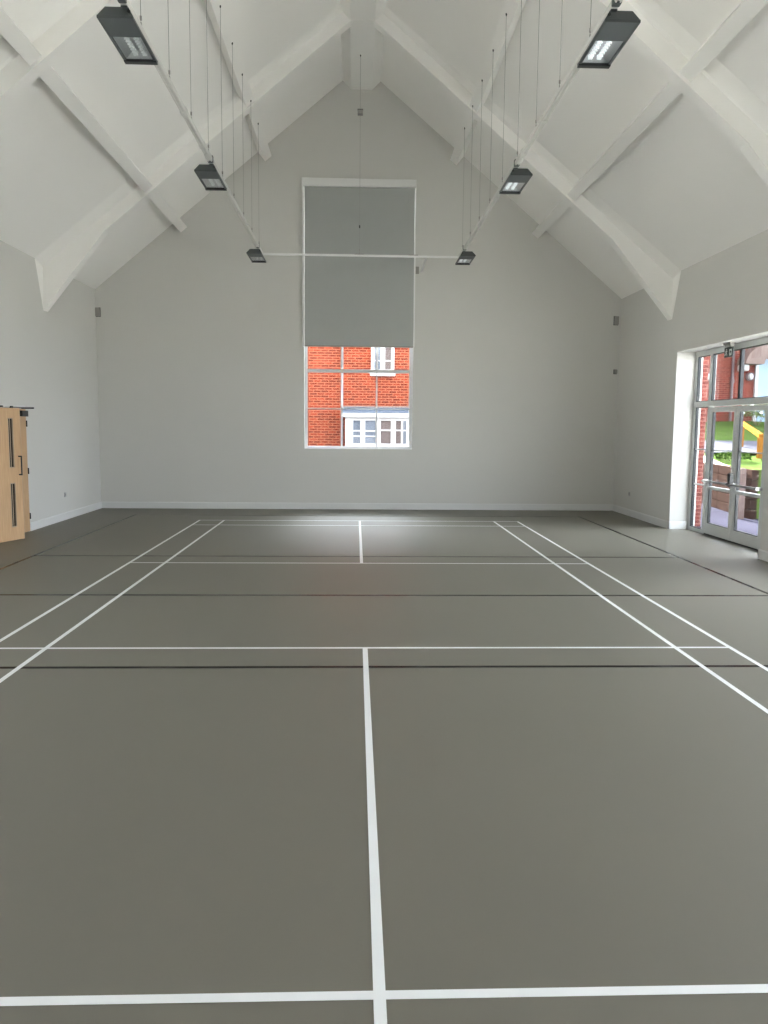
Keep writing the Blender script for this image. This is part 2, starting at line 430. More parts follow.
# running-man exit sign under the head of the reveal
sg = empty('exit_sign', (5.75, 4.075, DOOR_Z))
tag(sg, 'black exit sign hanging above the glazed entrance doors', 'sign')
m = MB(); m.box(-.012,.012,-.135,.135,-.225,-.07); m.build('sign_panel', M['signblack'], sg, bevel=.003)
m = MB()
m.box(-.045,.045,-.12,.12,-.03,0); m.box(-.03,.03,-.10,.10,-.065,-.03); m.box(-.01,.01,-.06,.06,-.08,-.06)
m.build('bracket', M['grey'], sg, bevel=.008)
m = MB()
def sp(pts):                                    # picture coordinates: a to the right as seen from inside, h up
    m.prism([(-a, h) for a,h in pts], 'x', -.0135, -.012)
sp([(.035,-.105),(.115,-.105),(.115,-.205),(.035,-.205)])
pic = m.build('door_symbol', M['signwhite'], sg)
m = MB()
sp([(.05,-.15),(.085,-.12),(.085,-.14),(.108,-.14),(.108,-.16),(.085,-.16),(.085,-.18)])
for v in m.v: pass
m2 = MB(); m2.v = [(x-.0015,y,z) for x,y,z in m.v]; m2.f = m.f; m2.mi = m.mi
m2.build('arrow_symbol', M['signblack'], sg)
m = MB()
cx_, cz_ = -.055, -.105
sp([(cx_+.012*math.cos(i*PI/5), cz_+.012*math.sin(i*PI/5)) for i in range(10)])
sp([(-.075,-.120),(-.050,-.118),(-.055,-.160),(-.078,-.160)])
sp([(-.050,-.122),(-.025,-.138),(-.028,-.146),(-.056,-.132)])
sp([(-.075,-.122),(-.100,-.142),(-.096,-.149),(-.072,-.133)])
sp([(-.060,-.158),(-.035,-.172),(-.035,-.205),(-.046,-.205),(-.046,-.178),(-.070,-.165)])
sp([(-.078,-.158),(-.060,-.165),(-.085,-.190),(-.112,-.190),(-.112,-.180),(-.090,-.180)])
m.build('running_figure', M['signwhite'], sg)

# ------------------------------------------------------------------ oak double doors on the left
d1 = struct(empty('door_1', (XL, (LD0+LD1)/2, 0)))
oy = (LD0+LD1)/2
m = MB()
m.box(-.20,.012,LD0-oy,LD0+.035-oy,0,LDZ); m.box(-.20,.012,LD1-.035-oy,LD1-oy,0,LDZ); m.box(-.20,.012,LD0+.035-oy,LD1-.035-oy,LDZ-.035,LDZ)
m.build('door_frame', M['trim'], d1, bevel=.002)
def oak_leaf(hinge_y, direction, angle, handle=True):
    """direction +1: leaf runs from its hinge towards +Y; opened by angle into the hall"""
    L = .818; H = 2.015; t = .044
    r = empty('door_leaf', (.03, hinge_y-oy, .012), -direction*angle); r.parent = d1
    Y = lambda a: direction*a
    def bx(mm,x0,x1,a0,a1,z0,z1): mm.box(x0,x1,min(Y(a0),Y(a1)),max(Y(a0),Y(a1)),z0,z1)
    m = MB(); pa, pb = .56, .665
    bx(m,-t,0,0,pa,0,H); bx(m,-t,0,pb,L-.006,0,H)
    for z0,z1 in ((0,.20),(.88,1.11),(1.865,H)): bx(m,-t,0,pa,pb,z0,z1)
    m.build('panel', M['oak'], r)
    m = MB(); bx(m,-t,0.0005,L-.006,L,0,H); m.build('lipping', M['oakedge'], r)
    for z0,z1 in ((.20,.88),(1.11,1.865)):
        m = MB(); bx(m,-t*.7,-t*.35,pa,pb,z0,z1); o = m.build('vision_panel', M['smoke'], r)
        q = MB(); e = .012
        bx(q,-t,.003,pa,pa+e,z0,z1); bx(q,-t,.003,pb-e,pb,z0,z1); bx(q,-t,.003,pa+e,pb-e,z0,z0+e); bx(q,-t,.003,pa+e,pb-e,z1-e,z1)
        bx(q,-t*.3,-t*.2,(pa+pb)/2-.006,(pa+pb)/2+.006,z0,z1)
        q.build('bead', M['oakedge'], o)
    a = L-.062; q = MB()
    q.tube((.05,Y(a),.99),(.05,Y(a),1.29),.011,10)
    for z in (1.0,1.28): q.tube((0,Y(a),z),(.055,Y(a),z),.011,10)
    q.build('door_handle', M['darker'], r)
    for z in (.25,1.0,1.78):
        q = MB(); q.tube((.008,Y(-.004),z-.05),(.008,Y(-.004),z+.05),.011,8); q.build('hinge', M['darker'], r)
    q = MB(); bx(q,.0,.06,.04,.27,H-.12,H-.025); k = q.build('door_closer', M['darker'], r, bevel=.004)
    return r
rA = oak_leaf(LD0+.04, 1, math.radians(19.3))
rB = oak_leaf(LD1-.04, -1, 0)
# closer arms: fixed on the head of the frame, elbow out into the hall
for y0, e, y1 in ((LD1-.24, (.27,LD1-.30), LD1-.55), (LD0+.22,(.27,LD0+.30),LD0+.5)):
    q = MB(); z = 2.035
    q.hull([(.05,y0-oy-.012,z-.006),(e[0],e[1]-oy-.012,z-.006),(e[0],e[1]-oy+.012,z-.006),(.05,y0-oy+.012,z-.006)],
           [(.05,y0-oy-.012,z+.006),(e[0],e[1]-oy-.012,z+.006),(e[0],e[1]-oy+.012,z+.006),(.05,y0-oy+.012,z+.006)])
    z += .014
    q.hull([(.0,y1-oy-.012,z-.006),(e[0],e[1]-oy-.012,z-.006),(e[0],e[1]-oy+.012,z-.006),(.0,y1-oy+.012,z-.006)],
           [(.0,y1-oy-.012,z+.006),(e[0],e[1]-oy-.012,z+.006),(e[0],e[1]-oy+.012,z+.006),(.0,y1-oy+.012,z+.006)])
    q.box(-.0,.03,y1-oy-.04,y1-oy+.04,z-.02,z+.02)
    q.build('closer_arm', M['darker'], d1)
# dim passage behind the doors
m = MB()
m.box(XL-2.2,XL-2.1,LD0-1.2,LD1+1.2,-.2,2.6); m.box(XL-2.1,XL-.32,LD0-1.2,LD0-1.1,-.2,2.6); m.box(XL-2.1,XL-.32,LD1+1.1,LD1+1.2,-.2,2.6)
m.box(XL-2.2,XL-.32,LD0-1.2,LD1+1.2,2.6,2.7); m.box(XL-2.2,XL-.3,LD0-1.2,LD1+1.2,-.25,-.002)
struct(m.build('wall_passage', M['corr']))

# ------------------------------------------------------------------ small fittings on the walls
def socket(x, y, z, nx, label):
    s = empty('wall_socket', (x,y,z)); tag(s, label, 'socket')
    m = MB(); m.box(0 if nx>0 else -.01, .01 if nx>0 else 0, -.043,.043,-.043,.043); m.build('face_plate', M['metalplate'], s, bevel=.003)
    m = MB(); xx = .01*nx
    m.box(min(xx,xx+.004*nx),max(xx,xx+.004*nx),-.018,.018,-.022,.022); m.build('rocker', M['grey'], s)
socket(XL,6.70,.47,1,'small grey socket plate low on the left wall beyond the oak doors')
socket(XR,7.80,.455,-1,'small grey socket plate low on the right wall beyond the glazed entrance')
def detector(x, z, h, w, label, cat='sensor'):
    s = empty('wall_sensor', (x,YB,z)); tag(s, label, cat)
    m = MB(); m.box(-w/2,w/2,-.012,0,-h/2,h/2); m.build('back_plate', M['darker'], s)
    m = MB(); m.box(-w/2+.008,w/2-.004,-.075,-.012,-h/2+.008,h/2-.008); m.build('housing', M['grey'], s, bevel=.01)
detector(-5.485,4.12,.19,.10,'grey sensor box high in the left corner of the gable wall')
detector(5.475,4.09,.19,.10,'grey sensor box high in the right corner of the gable wall')
detector(5.50,3.01,.10,.07,'smaller grey sensor box below the other in the right corner')

# ------------------------------------------------------------------ suspended lighting
TZ = 5.06; TX = 1.9; YE = 7.26
def trunking(s, label):
    t = empty('lighting_trunking', (s*TX, 0, TZ)); tag(t, label, 'light track', 'white suspended light trunking')
    m = MB(); h = .028
    m.prism([(-.024,-h),(-.012,-h),(-.012,-h+.01),(.012,-h+.01),(.012,-h),(.024,-h),(.03,-h+.012),(.03,h-.006),(.022,h),(-.022,h),(-.03,h-.006),(-.03,-h+.012)], 'y', YF+.6, YE+.03)
    m.build('channel', M['track'], t)
    for y in (-7.5,-4.6,-2.6,.45,1.45,3.3,4.3,6.3):
        q = MB(); q.box(-.034,.034,y-.05,y+.05,-h-.002,h+.004); q.build('coupler', M['track'], t, bevel=.004)
    for y in ((-1.90,1.84,6.56) if s < 0 else (-2.05,1.74,6.46)):
        q = MB(); q.tube((0,y-.17,.004),(0,y,-.004),.036,12,r2=.044); q.tube((0,y,-.004),(0,y+.03,-.004),.044,12,r2=.03); q.build('driver_pod', M['track'], t)
        q = MB(); q.box(-.032,.032,y+.10,y+.17,-.029,.05); q.build('adaptor', M['dark'], t, bevel=.006)
trunking(-1, 'white light trunking hung along the left side of the hall')
trunking(1, 'white light trunking hung along the right side of the hall')
t = empty('lighting_trunking', (0,YE,TZ-.02)); tag(t, 'thin white cross bar hung level in front of the blind', 'light track', 'white suspended light trunking')
m = MB(); m.box(-TX+.03,TX-.03,-.016,.016,-.018,.018); m.build('channel', M['casset'], t, bevel=.004)
for x in (-.036,1.0):
    q = MB(); q.box(x-.09,x+.09,-.02,.02,.016,.03); q.build('clamp', M['grey'], t)
# stay from the gable wall to the cross bar
st = empty('wall_stay', (1.28,YB,5.05)); tag(st, 'white stay arm from the gable wall to the hung cross bar beside the blind', 'bracket')
m = MB(); m.hull([(-.02,0,-.018),(.02,0,-.018),(.02,0,.018),(-.02,0,.018)],[(-.045,-(YB-YE-.018),-.018),(-.005,-(YB-YE-.018),-.018),(-.005,-(YB-YE-.018),.018),(-.045,-(YB-YE-.018),.018)])
m.build('arm', M['trim'], st)
m = MB(); m.box(-.12,-.05,-.03,0,-.05,.10); m.build('shadow_plate', M['grey'], st, bevel=.004)  # grey box standing in for the arm's shadow on the wall

# suspension wires
def suspension(x, y, ztop, zbot, label, group):
    r = empty('suspension_wire', (x,y,ztop)); tag(r, label, 'wire', group)
    L = ztop-zbot
    q = MB(); q.tube((0,0,.0),(0,0,-.028),.011,8,r2=.008); q.build('ceiling_hook', M['darker'], r)
    q = MB(); q.tube((0,0,-.03),(0,0,-L),.0027,6); q.build('cable', M['wire'], r)
    q = MB(); q.tube((0,0,-L+.10),(0,0,-L+.065),.009,8); q.tube((0,0,-L+.05),(.004,.02,-L),.006,6); q.build('gripper', M['grey'], r)
    return r
proto = suspension(-1.895, 6.895, ceil(1.895)-.308, TZ+.028, 'farthest wire holding the left light trunking', None)
ordn = ['farthest','second farthest','third farthest','fourth farthest','fifth farthest','fifth nearest','fourth nearest','third nearest','second nearest','nearest']
ordn = ['farthest','second farthest','third farthest','fourth farthest','middle','fourth nearest','third nearest','second nearest','nearest']
for s, side in ((-1,'left'),(1,'right')):
    for k in range(9):
        r = proto if (s == -1 and k == 0) else copy_tree(proto)
        r.location = (s*1.895, 6.895-1.015*k, ceil(1.895)-.308)
        r['label'] = '%s of the thin wires holding the %s light trunking' % (ordn[k], side)
        r['group'] = 'wires holding the %s trunking' % side
r = suspension(-.03, YE, 8.672, TZ-.002, 'long single wire from the ridge to the middle of the cross bar', None)
q = MB(); q.tube((0,0,-(8.672-5.60)),(0,0,-(8.672-5.55)),.012,8); q.build('gripper', M['darker'], r)
# little box on that wire
sb = empty('wire_junction_box', (-.03,YE,7.655)); tag(sb, 'small dark grey box strung on the wire below the ridge', 'box')
m = MB(); m.box(-.05,.05,-.045,.045,-.05,.05); m.build('case', M['grey'], sb, bevel=.008)
m = MB(); m.box(-.052,.052,-.047,.047,.03,.038); m.build('lid', M['darker'], sb)

def floodlight(s, label, lit):
    r = empty('floodlight', (s*1.97, 0, TZ)); tag(r, label, 'light', 'dark floodlights along the trunking')
    zf, zt, Ln = -.118, -.034, .775
    a0, a1 = -.135*s, .145*s                   # inner (track side) and outer edge of the face
    def bx(m,x0,x1,y0,y1,z0,z1): m.box(min(x0,x1),max(x0,x1),y0,y1,z0,z1)
    # housing shell: top and sides, open below
    m = MB()
    prof = [(a0,zf+.018),(a0+.035*s,zt),(a0+.215*s,zt),(a1,zf+.018)]
    y0, y1 = -Ln/2+.004, Ln/2-.004
    ring0 = [(x,y0,z) for x,z in prof]; ring1 = [(x,y1,z) for x,z in prof]
    for i in range(3): m.face([ring0[i],ring0[i+1],ring1[i+1],ring1[i]])
    m.face(ring0); m.face(ring1)
    m.build('housing', M['dark'], r)
    # face frame
    m = MB(); fw = .022; Y0, Y1 = -Ln/2, Ln/2
    bx(m,a0,a0+fw*s,Y0,Y1,zf,zf+.022); bx(m,a1-fw*s,a1,Y0,Y1,zf,zf+.022)
    bx(m,a0+fw*s,a1-fw*s,Y0,Y0+.012,zf,zf+.022); bx(m,a0,a1,Y1-.045,Y1,zf-.004,zf+.022)
    m.build('face_frame', M['dark'], r, bevel=.002)
    m = MB(); bx(m,a0,a1,Y1-.052,Y1+.006,zf-.010,zf+.010); m.build('end_trim', M['darker'], r, bevel=.003)
    m = MB(); yc = Y0+.31
    bx(m,a0+fw*s,a1-fw*s,Y0+.012,yc,zf+.002,zf+.014); m.build('gear_cover', M['cover'], r)
    # reflector tray
    m = MB(); x0, x1 = a0+fw*s, a1-fw*s; zt2 = zt-.006
    tp0, tp1 = a0+.060*s, a0+.195*s
    bot = [(x0,zf+.02),(x1,zf+.02)]; top = [(tp0,zt2),(tp1,zt2)]
    ye0, ye1 = yc, Y1-.045
    m.face([(x0,ye0,zf+.016),(tp0,ye0+.02,zt2),(tp0,ye1-.02,zt2),(x0,ye1,zf+.016)])
    m.face([(x1,ye0,zf+.016),(tp1,ye0+.02,zt2),(tp1,ye1-.02,zt2),(x1,ye1,zf+.016)])
    m.face([(tp0,ye0+.02,zt2),(tp1,ye0+.02,zt2),(tp1,ye1-.02,zt2),(tp0,ye1-.02,zt2)])
    m.face([(x0,ye0,zf+.016),(x1,ye0,zf+.016),(tp1,ye0+.02,zt2),(tp0,ye0+.02,zt2)])
    m.face([(x0,ye1,zf+.016),(x1,ye1,zf+.016),(tp1,ye1-.02,zt2),(tp0,ye1-.02,zt2)])
    m.build('reflector', M['reflector'], r)
    for dx in (.088,.165):
        m = MB(); xx = a0+dx*s; n = 7
        for k in range(n):
            ya = ye0+.035+k*(ye1-ye0-.09)/n; yb_ = ya+(ye1-ye0-.09)/n
            h_ = (yb_-ya)
            m.tube((xx-.017*s,ya,zf+.038),(xx+.017*s,ya+h_*.55,zf+.038),.0085,8)
            m.tube((xx+.017*s,ya+h_*.55,zf+.050),(xx-.017*s,yb_,zf+.050),.0075,8)
        m.box(xx-.018,xx+.018,ye1-.055,ye1-.03,zf+.028,zf+.06)
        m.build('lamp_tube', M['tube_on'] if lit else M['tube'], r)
    m = MB(); bx(m,x0,x1,yc,Y1-.045,zf+.006,zf+.009); m.build('glass', M['glass'], r)
    # stem and knuckle to the trunking, at the near end
    m = MB(); bx(m,-.10*s,-.045*s,Y0-.02,Y0+.05,-.045,-.030)
    m.build('bracket', M['dark'], r, bevel=.008)
    m = MB(); m.tube((a0+.03*s,Y0-.006,zf+.05),(a0+.03*s,Y0+.004,zf+.05),.014,10); m.build('pivot_bolt', M['darker'], r)
    return r
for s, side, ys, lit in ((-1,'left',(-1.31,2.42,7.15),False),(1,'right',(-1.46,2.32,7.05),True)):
    for i, y in enumerate(ys):
        if i == 0: pr = r = floodlight(s,'x',lit)
        else: r = copy_tree(pr)
        r.location = (s*1.97, y, TZ)
        r['label'] = '%s dark floodlight on the %s light trunking' % (('nearest','middle','farthest')[i], side)
        r['group'] = 'dark floodlights along the trunking'

# ------------------------------------------------------------------ outside: house beyond the gable window
H = empty('brick_house', (0,15.5,0)); tag(H, 'orange brick house seen through the gable window', 'house')
def hb(m,x0,x1,y0,y1,z0,z1): m.box(x0,x1,y0-15.5,y1-15.5,z0,z1)
m = MB(); hb(m,-7,6,15.5,21,-.1,5.2); m.build('wall', M['brick'], H)
m = MB(); m.prism([(15.1-15.5,5.1),(18.25-15.5,8.2),(21.4-15.5,5.1),(21.4-15.5,5.25),(18.25-15.5,8.4),(15.1-15.5,5.25)], 'x', -7.3, 6.3); m.build('roof', M['rooftile'], H)
m = MB(); m.prism([(15.5-15.5,5.1),(18.25-15.5,8.2),(21-15.5,5.1)], 'x', -6.95, 5.95); m.build('gable_brickwork', M['brick'], H)
def casement(parent, x0, x1, z0, z1, yf, cols, rows, fr=.07, bars=.03, curt=None, sill=True, divs=None):
    """white framed casement; cols = list of (xa, xb) lights"""
    W = MB(); hb(W,x0,x1,yf,yf+.09,z0,z0+fr); hb(W,x0,x1,yf,yf+.09,z1-fr,z1)
    xs = [x0]+[v for c in cols for v in c]+[x1]
    for a, c in zip(xs[0::2], xs[1::2]): hb(W,a,c,yf,yf+.09,z0+fr,z1-fr)
    for (a,c), rs in zip(cols, rows):
        for z in rs: hb(W,a,c,yf+.02,yf+.07,z-bars/2,z+bars/2)
    o = W.build('window', M['upvc'], parent)
    for (a,c), k in zip(cols, curt or [0]*len(cols)):
        g = MB(); hb(g,a,c,yf+.05,yf+.06,z0+fr,z1-fr); g.build('pane', M['curtain'] if k else M['hglass'], o)
    if sill:
        g = MB(); hb(g,x0-.03,x1+.03,yf-.06,yf+.04,z0-.12,z0); g.build('sill', M['upvc'], o)
    return o
casement(H, .36,1.045,3.40,4.22, 15.42, [(.45,.53),(.565,.635),(.77,.95)], [(3.73,),(3.73,),(3.73,)], curt=[0,0,1], bars=.035)
# bay window
m = MB(); hb(m,-.415,1.62,15.0,15.5,.4,1.2); m.build('bay_plinth', M['upvc'], H)
casement(H, -.395,1.60,1.19,2.06, 15.0, [(-.165,.05),(.19,.51),(.645,.945),(1.09,1.245),(1.30,1.40)], [(1.66,1.50),(1.66,1.50),(1.68,),(1.68,),(1.68,)], curt=[0,0,1,1,0], sill=False, fr=.10, bars=.04)
for xa in (-.395,1.505):
    m = MB(); hb(m,xa,xa+.095,15.09,15.5,1.19,2.06); m.build('bay_cheek', M['upvc'], H)
m = MB(); hb(m,-.47,1.70,14.9,15.5,2.06,2.175); m.build('bay_cornice', M['upvc'], H)
m = MB(); m.prism([(14.92-15.5,2.175),(0,2.175),(0,2.36),(14.98-15.5,2.24)], 'x', -.46, 1.69); m.build('bay_roof', M['lead'], H)
m = MB(); hb(m,-.46,1.69,15.47,15.505,2.33,2.40); m.build('flashing', M['palepost'], H)
m = MB(); m.tube((-.50,-.06,-.05),(-.50,-.06,5.1),.035,10); m.build('downpipe', M['upvc'], H)

# ------------------------------------------------------------------ outside: right-hand side
m = MB(); m.box(-40,60,-40,70,-.5,-.07); struct(m.build('ground', M['ground']))
m = MB(); m.box(-12,12,9.16,15.5,-.069,-.05); struct(m.build('garden_ground', M['garden']))
m = MB(); m.box(6.06,10.5,3,32,-.07,-.045); struct(m.build('paving_path', M['paving']))
# hall buttress in brick just past the entrance
m = MB(); m.box(6.05,6.50,6.45,6.85,-.07,4.2); m.hull([(6.05,6.45,4.2),(6.50,6.45,4.2),(6.50,6.85,4.2),(6.05,6.85,4.2)],[(6.05,6.45,4.55),(6.1,6.45,4.4),(6.1,6.85,4.4),(6.05,6.85,4.55)])
struct(m.build('brick_pillar', M['brick2']))
# grass bank rising to the building behind
m = MB()
prof = [(7.2,.96),(9,.98),(12,1.12),(17,1.42),(22,2.12),(30,2.2)]
for (ya,za),(yb_,zb_) in zip(prof[:-1], prof[1:]):
    m.face([(8.55,ya,za),(30,ya,za+.1),(30,yb_,zb_+.1),(8.55,yb_,zb_)])
def bankz(y):
    for (ya,za),(yb_,zb_) in zip(prof[:-1], prof[1:]):
        if ya <= y <= yb_: return za+(zb_-za)*(y-ya)/(yb_-ya)
    return 1
m = MB()
def bank_edge(y): return 8.06+(y-7.65)*.1415+.13
N = 24; rows = []
for i in range(N+1):
    y = 7.95+(30-7.95)*i/N
    row = []
    for j in range(13):
        x = bank_edge(min(y,12.4)) + (32-bank_edge(min(y,12.4)))*(j/12)**1.6
        row.append((x, y, bankz(y)+.04*math.sin(x*1.7+y)+ (0 if j else -.0)))
    rows.append(row)
for a, c in zip(rows[:-1], rows[1:]):
    for j in range(12): m.face([a[j],a[j+1],c[j+1],c[j]])
# skirt down to the ground on the near side
base = [(x,y-.25,-.08) for x,y,z in rows[0]]
for j in range(12): m.face([base[j],base[j+1],rows[0][j+1],rows[0][j]])
struct(m.build('grass_terrain', M['grass']))
m = MB()
for i in range(10):
    ya, yb_ = 12.2+i*.42, 12.2+(i+1)*.42
    m.face([(9.2,ya,bankz(ya)+.06),(26,ya,bankz(ya)+.06),(26,yb_,bankz(yb_)+.06),(9.2,yb_,bankz(yb_)+.06)])
struct(m.build('tarmac_path', M['path']))
# sleeper retaining wall
A = Vector((8.704,12.2,0)); B = Vector((8.06,7.65,0)); d = (B-A); rz = math.atan2(d.y,d.x); Ls = d.length
sw = empty('sleeper_retaining_wall', (A.x,A.y,-.05), rz); tag(sw, 'brown timber sleeper wall holding back the grass bank outside', 'retaining wall')
for k in range(5):
    m = MB(); z = k*.205; off = .02*(k%2)
    m.box(off,Ls*.52,0,.14,z,z+.198); m.box(Ls*.52+.01,Ls-off,0,.14,z,z+.198)
    m.build('sleeper_course', M['sleeper'], sw, bevel=.012)
for a, mt in ((Ls-.46,'timber'),):
    m = MB(); m.box(a-.05,a+.05,-.07,0,0,1.0); o = m.build('upright', M[mt], sw); o['label'] = 'orange timber upright'
pp = empty('timber_post', (8.0,7.72,-.05), rz); tag(pp, 'pale pinkish timber post at the end of the sleeper wall', 'post')
m = MB(); m.box(-.06,.06,-.16,-.04,0,1.03); m.build('shaft', M['palepost'], pp, bevel=.008)
m = MB(); m.hull([(-.06,-.16,1.03),(.06,-.16,1.03),(.06,-.04,1.03),(-.06,-.04,1.03)],[(-.03,-.13,1.06),(.03,-.13,1.06),(.03,-.07,1.06),(-.03,-.07,1.06)]); m.build('post_cap', M['palepost'], pp)
# timber handrail
hr = empty('timber_handrail', (9.94,11.0,.2)); tag(hr, 'orange timber handrail running down the bank outside the doors', 'handrail')
m = MB(); m.box(-.06,.06,-.06,.06,-.1,1.40); m.build('newel_post', M['timber'], hr, bevel=.008)
m = MB(); v1 = Vector((0,0,1.40)); v2 = Vector((1.03,3.1,1.74)); n_ = Vector((v2.y,-v2.x,0)).normalized()*.05
m.hull([v1-n_,v1+n_,v1+n_+Vector((0,0,.09)),v1-n_+Vector((0,0,.09))],[v2-n_,v2+n_,v2+n_+Vector((0,0,.09)),v2-n_+Vector((0,0,.09))]); m.build('rail', M['timber'], hr)
m = MB(); m.box(.97,1.09,3.04,3.16,.9,1.76); m.build('post', M['timber'], hr, bevel=.008)

# brick building with arched porch
Bd = empty('brick_building', (14,22,2.0)); tag(Bd, 'red brick building with a white arched porch beyond the bank', 'building')
def gb(m,x0,x1,y0,y1,z0,z1): m.box(x0-14,x1-14,y0-22,y1-22,z0-2,z1-2)
m = MB(); gb(m,11,24,22,28,1.9,7.8); m.build('wall', M['brick2'], Bd)
m = MB(); m.prism([(21.6-22,5.8),(25-22,9),(28.4-22,5.8)], 'x', -3.4, 10.4); m.build('roof', M['rooftile'], Bd)
m = MB(); gb(m,15.25,15.36,21.9,22.05,2.1,4.35); gb(m,16.6,16.72,21.9,22.05,2.1,4.35); gb(m,15.36,16.6,21.92,22.05,2.95,3.05); m.build('porch_frame', M['upvc'], Bd)
m = MB(); gb(m,15.36,16.6,21.96,22.02,3.05,4.5); gb(m,15.36,16.6,21.96,22.02,2.1,2.95); m.build('porch_glazing', M['skytint'], Bd)
m = MB(); n = 14; ci = Vector((15.98,4.25))
for k in range(n):
    a0, a1 = PI*k/n, PI*(k+1)/n
    def arc(r, a): return (ci.x-14+r*1.0*math.cos(a), ci.y-2+r*.62*math.sin(a))
    m.prism([arc(.75,a0),arc(1.45,a0),arc(1.45,a1),arc(.75,a1)], 'y', -.75, .05)
m.build('porch_hood', M['palepost'], Bd)
m = MB(); gb(m,14.56,14.78,21.45,22.02,4.0,4.25); m.build('hood_bracket', M['upvc'], Bd, bevel=.05)
m = MB(); m.tube((14.36-14,-.07,-.0),(14.36-14,-.07,3.6),.055,10); m.tube((14.36-14,-.07,1.55),(14.36-14,-.07,1.7),.085,10); m.build('downpipe', M['pipe'], Bd)
def lamp(x, z, label):
    l = empty('wall_lamp', (x,21.97,z)); tag(l, label, 'lamp')
    m = MB(); m.tube((0,.02,0),(0,-.06,0),.17,16); m.build('base_ring', M['pipe'], l)
    m = MB(); m.ball((0,-.07,0),.115,.07,.125); m.build('globe', M['upvc'], l, smooth=True)
lamp(15.06,3.82,'round white bulkhead lamp on brick beside the arched porch')
lamp(13.40,3.79,'round white bulkhead lamp at the far corner of the red brick building')

def shrub(name, cx, cy, zb, rx, ry, h, mats, n, label, ls=.09, flowers=0):
    r = empty(name, (cx,cy,zb)); tag(r, label, 'shrub')
    m = MB()
    for i in range(n):
        th = random.uniform(0,2*PI); ph = math.acos(random.uniform(-.3,1)); rr = random.uniform(.6,1.0)
        p = Vector((rx*rr*math.sin(ph)*math.cos(th), ry*rr*math.sin(ph)*math.sin(th), h*.5+h*.5*rr*math.cos(ph)))
        a = Vector((random.uniform(-1,1),random.uniform(-1,1),random.uniform(-.3,1))).normalized(); c = a.cross(Vector((random.uniform(-1,1),random.uniform(-1,1),random.uniform(-1,1)))).normalized()
        l = ls*random.uniform(.7,1.3); w_ = l*.45
        m.face([p-a*l*.5, p+c*w_*.5, p+a*l*.5, p-c*w_*.5])
    m.build('foliage', mats, r)
    q = MB()
    for i in range(5):
        th = i*2*PI/5; q.tube((0,0,-.05),(rx*.5*math.cos(th),ry*.5*math.sin(th),h*.6),.015,5,r2=.006)
    q.build('stem', M['bark'], r)
    if flowers:
        q = MB()
        for i in range(flowers):
            th = random.uniform(0,2*PI); ph = math.acos(random.uniform(0,1))
            p = (rx*math.sin(ph)*math.cos(th), ry*math.sin(ph)*math.sin(th), h*.5+h*.5*math.cos(ph)); q.ball(p,.07,.07,.05,6,4)
        q.build('blossom', M['flower'], r)
shrub('flowering_shrub', 14.75,20.6,1.9,.75,.6,1.0,M['leafp'],500,'pale shrub with white flowers at the foot of the red brick building',.16,26)
shrub('leafy_shrub', 16.6,19.4,1.75,.8,.65,.75,M['leafp'],500,'pale green shrub below the porch of the red brick building',.16,6)
shrub('leafy_shrub', 8.95,10.4,.98,.42,.5,.30,M['leaf'],260,'low green plants growing over the top of the sleeper wall',.10)
shrub('leafy_shrub', 8.85,8.35,-.07,.42,.42,.95,M['leaf'],420,'green shrub to the right of the pale timber post',.10)
shrub('leafy_shrub', 9.85,9.9,.72,.42,.42,.55,M['leaf'],360,'green plants at the foot of the timber handrail',.10)

# ------------------------------------------------------------------ daylight
SKY, GLOW = 3.1, 3.3
sl = bpy.data.lights.new('bounce_sun', 'SUN'); sl.energy = 85; sl.angle = math.radians(6); sl.color = (1,.97,.92)  # sun added so the outside ground bounces light onto the ceiling
so = bpy.data.objects.new('bounce_sun', sl); C.objects.link(so); so.location = (0,40,30)
so.rotation_euler = Vector((.03,-.94,-.345)).to_track_quat('-Z','Y').to_euler()
wd = bpy.data.worlds.new('overcast_sky'); bpy.context.scene.world = wd; wd.use_nodes = True
nt = wd.node_tree; bg = nt.nodes['Background']
tc = nt.nodes.new('ShaderNodeTexCoord'); sx = nt.nodes.new('ShaderNodeSeparateXYZ'); cr = nt.nodes.new('ShaderNodeValToRGB')
nt.links.new(tc.outputs['Generated'], sx.inputs[0]); nt.links.new(sx.outputs['Z'], cr.inputs['Fac'])
cr.color_ramp.elements[0].position = 0; cr.color_ramp.elements[0].color = (.82,.88,1.0,1)
cr.color_ramp.elements[1].position = 1; cr.color_ramp.elements[1].color = (.88,.925,1.0,1)
# bright patch added to the sky, right and behind, to light the left wall
glow_dir = Vector((.90,-.36,.16)).normalized()
vn = nt.nodes.new('ShaderNodeVectorMath'); vn.operation = 'NORMALIZE'; nt.links.new(tc.outputs['Generated'], vn.inputs[0])
dt = nt.nodes.new('ShaderNodeVectorMath'); dt.operation = 'DOT_PRODUCT'; dt.inputs[1].default_value = glow_dir; nt.links.new(vn.outputs['Vector'], dt.inputs[0])
mr = nt.nodes.new('ShaderNodeMapRange'); mr.inputs['From Min'].default_value = .55; mr.inputs['From Max'].default_value = 1; mr.interpolation_type = 'SMOOTHSTEP'
mr.inputs['To Min'].default_value = 1; mr.inputs['To Max'].default_value = GLOW
nt.links.new(dt.outputs['Value'], mr.inputs['Value'])
ml = nt.nodes.new('ShaderNodeVectorMath'); ml.operation = 'SCALE'
nt.links.new(cr.outputs['Color'], ml.inputs[0]); nt.links.new(mr.outputs['Result'], ml.inputs['Scale']); 
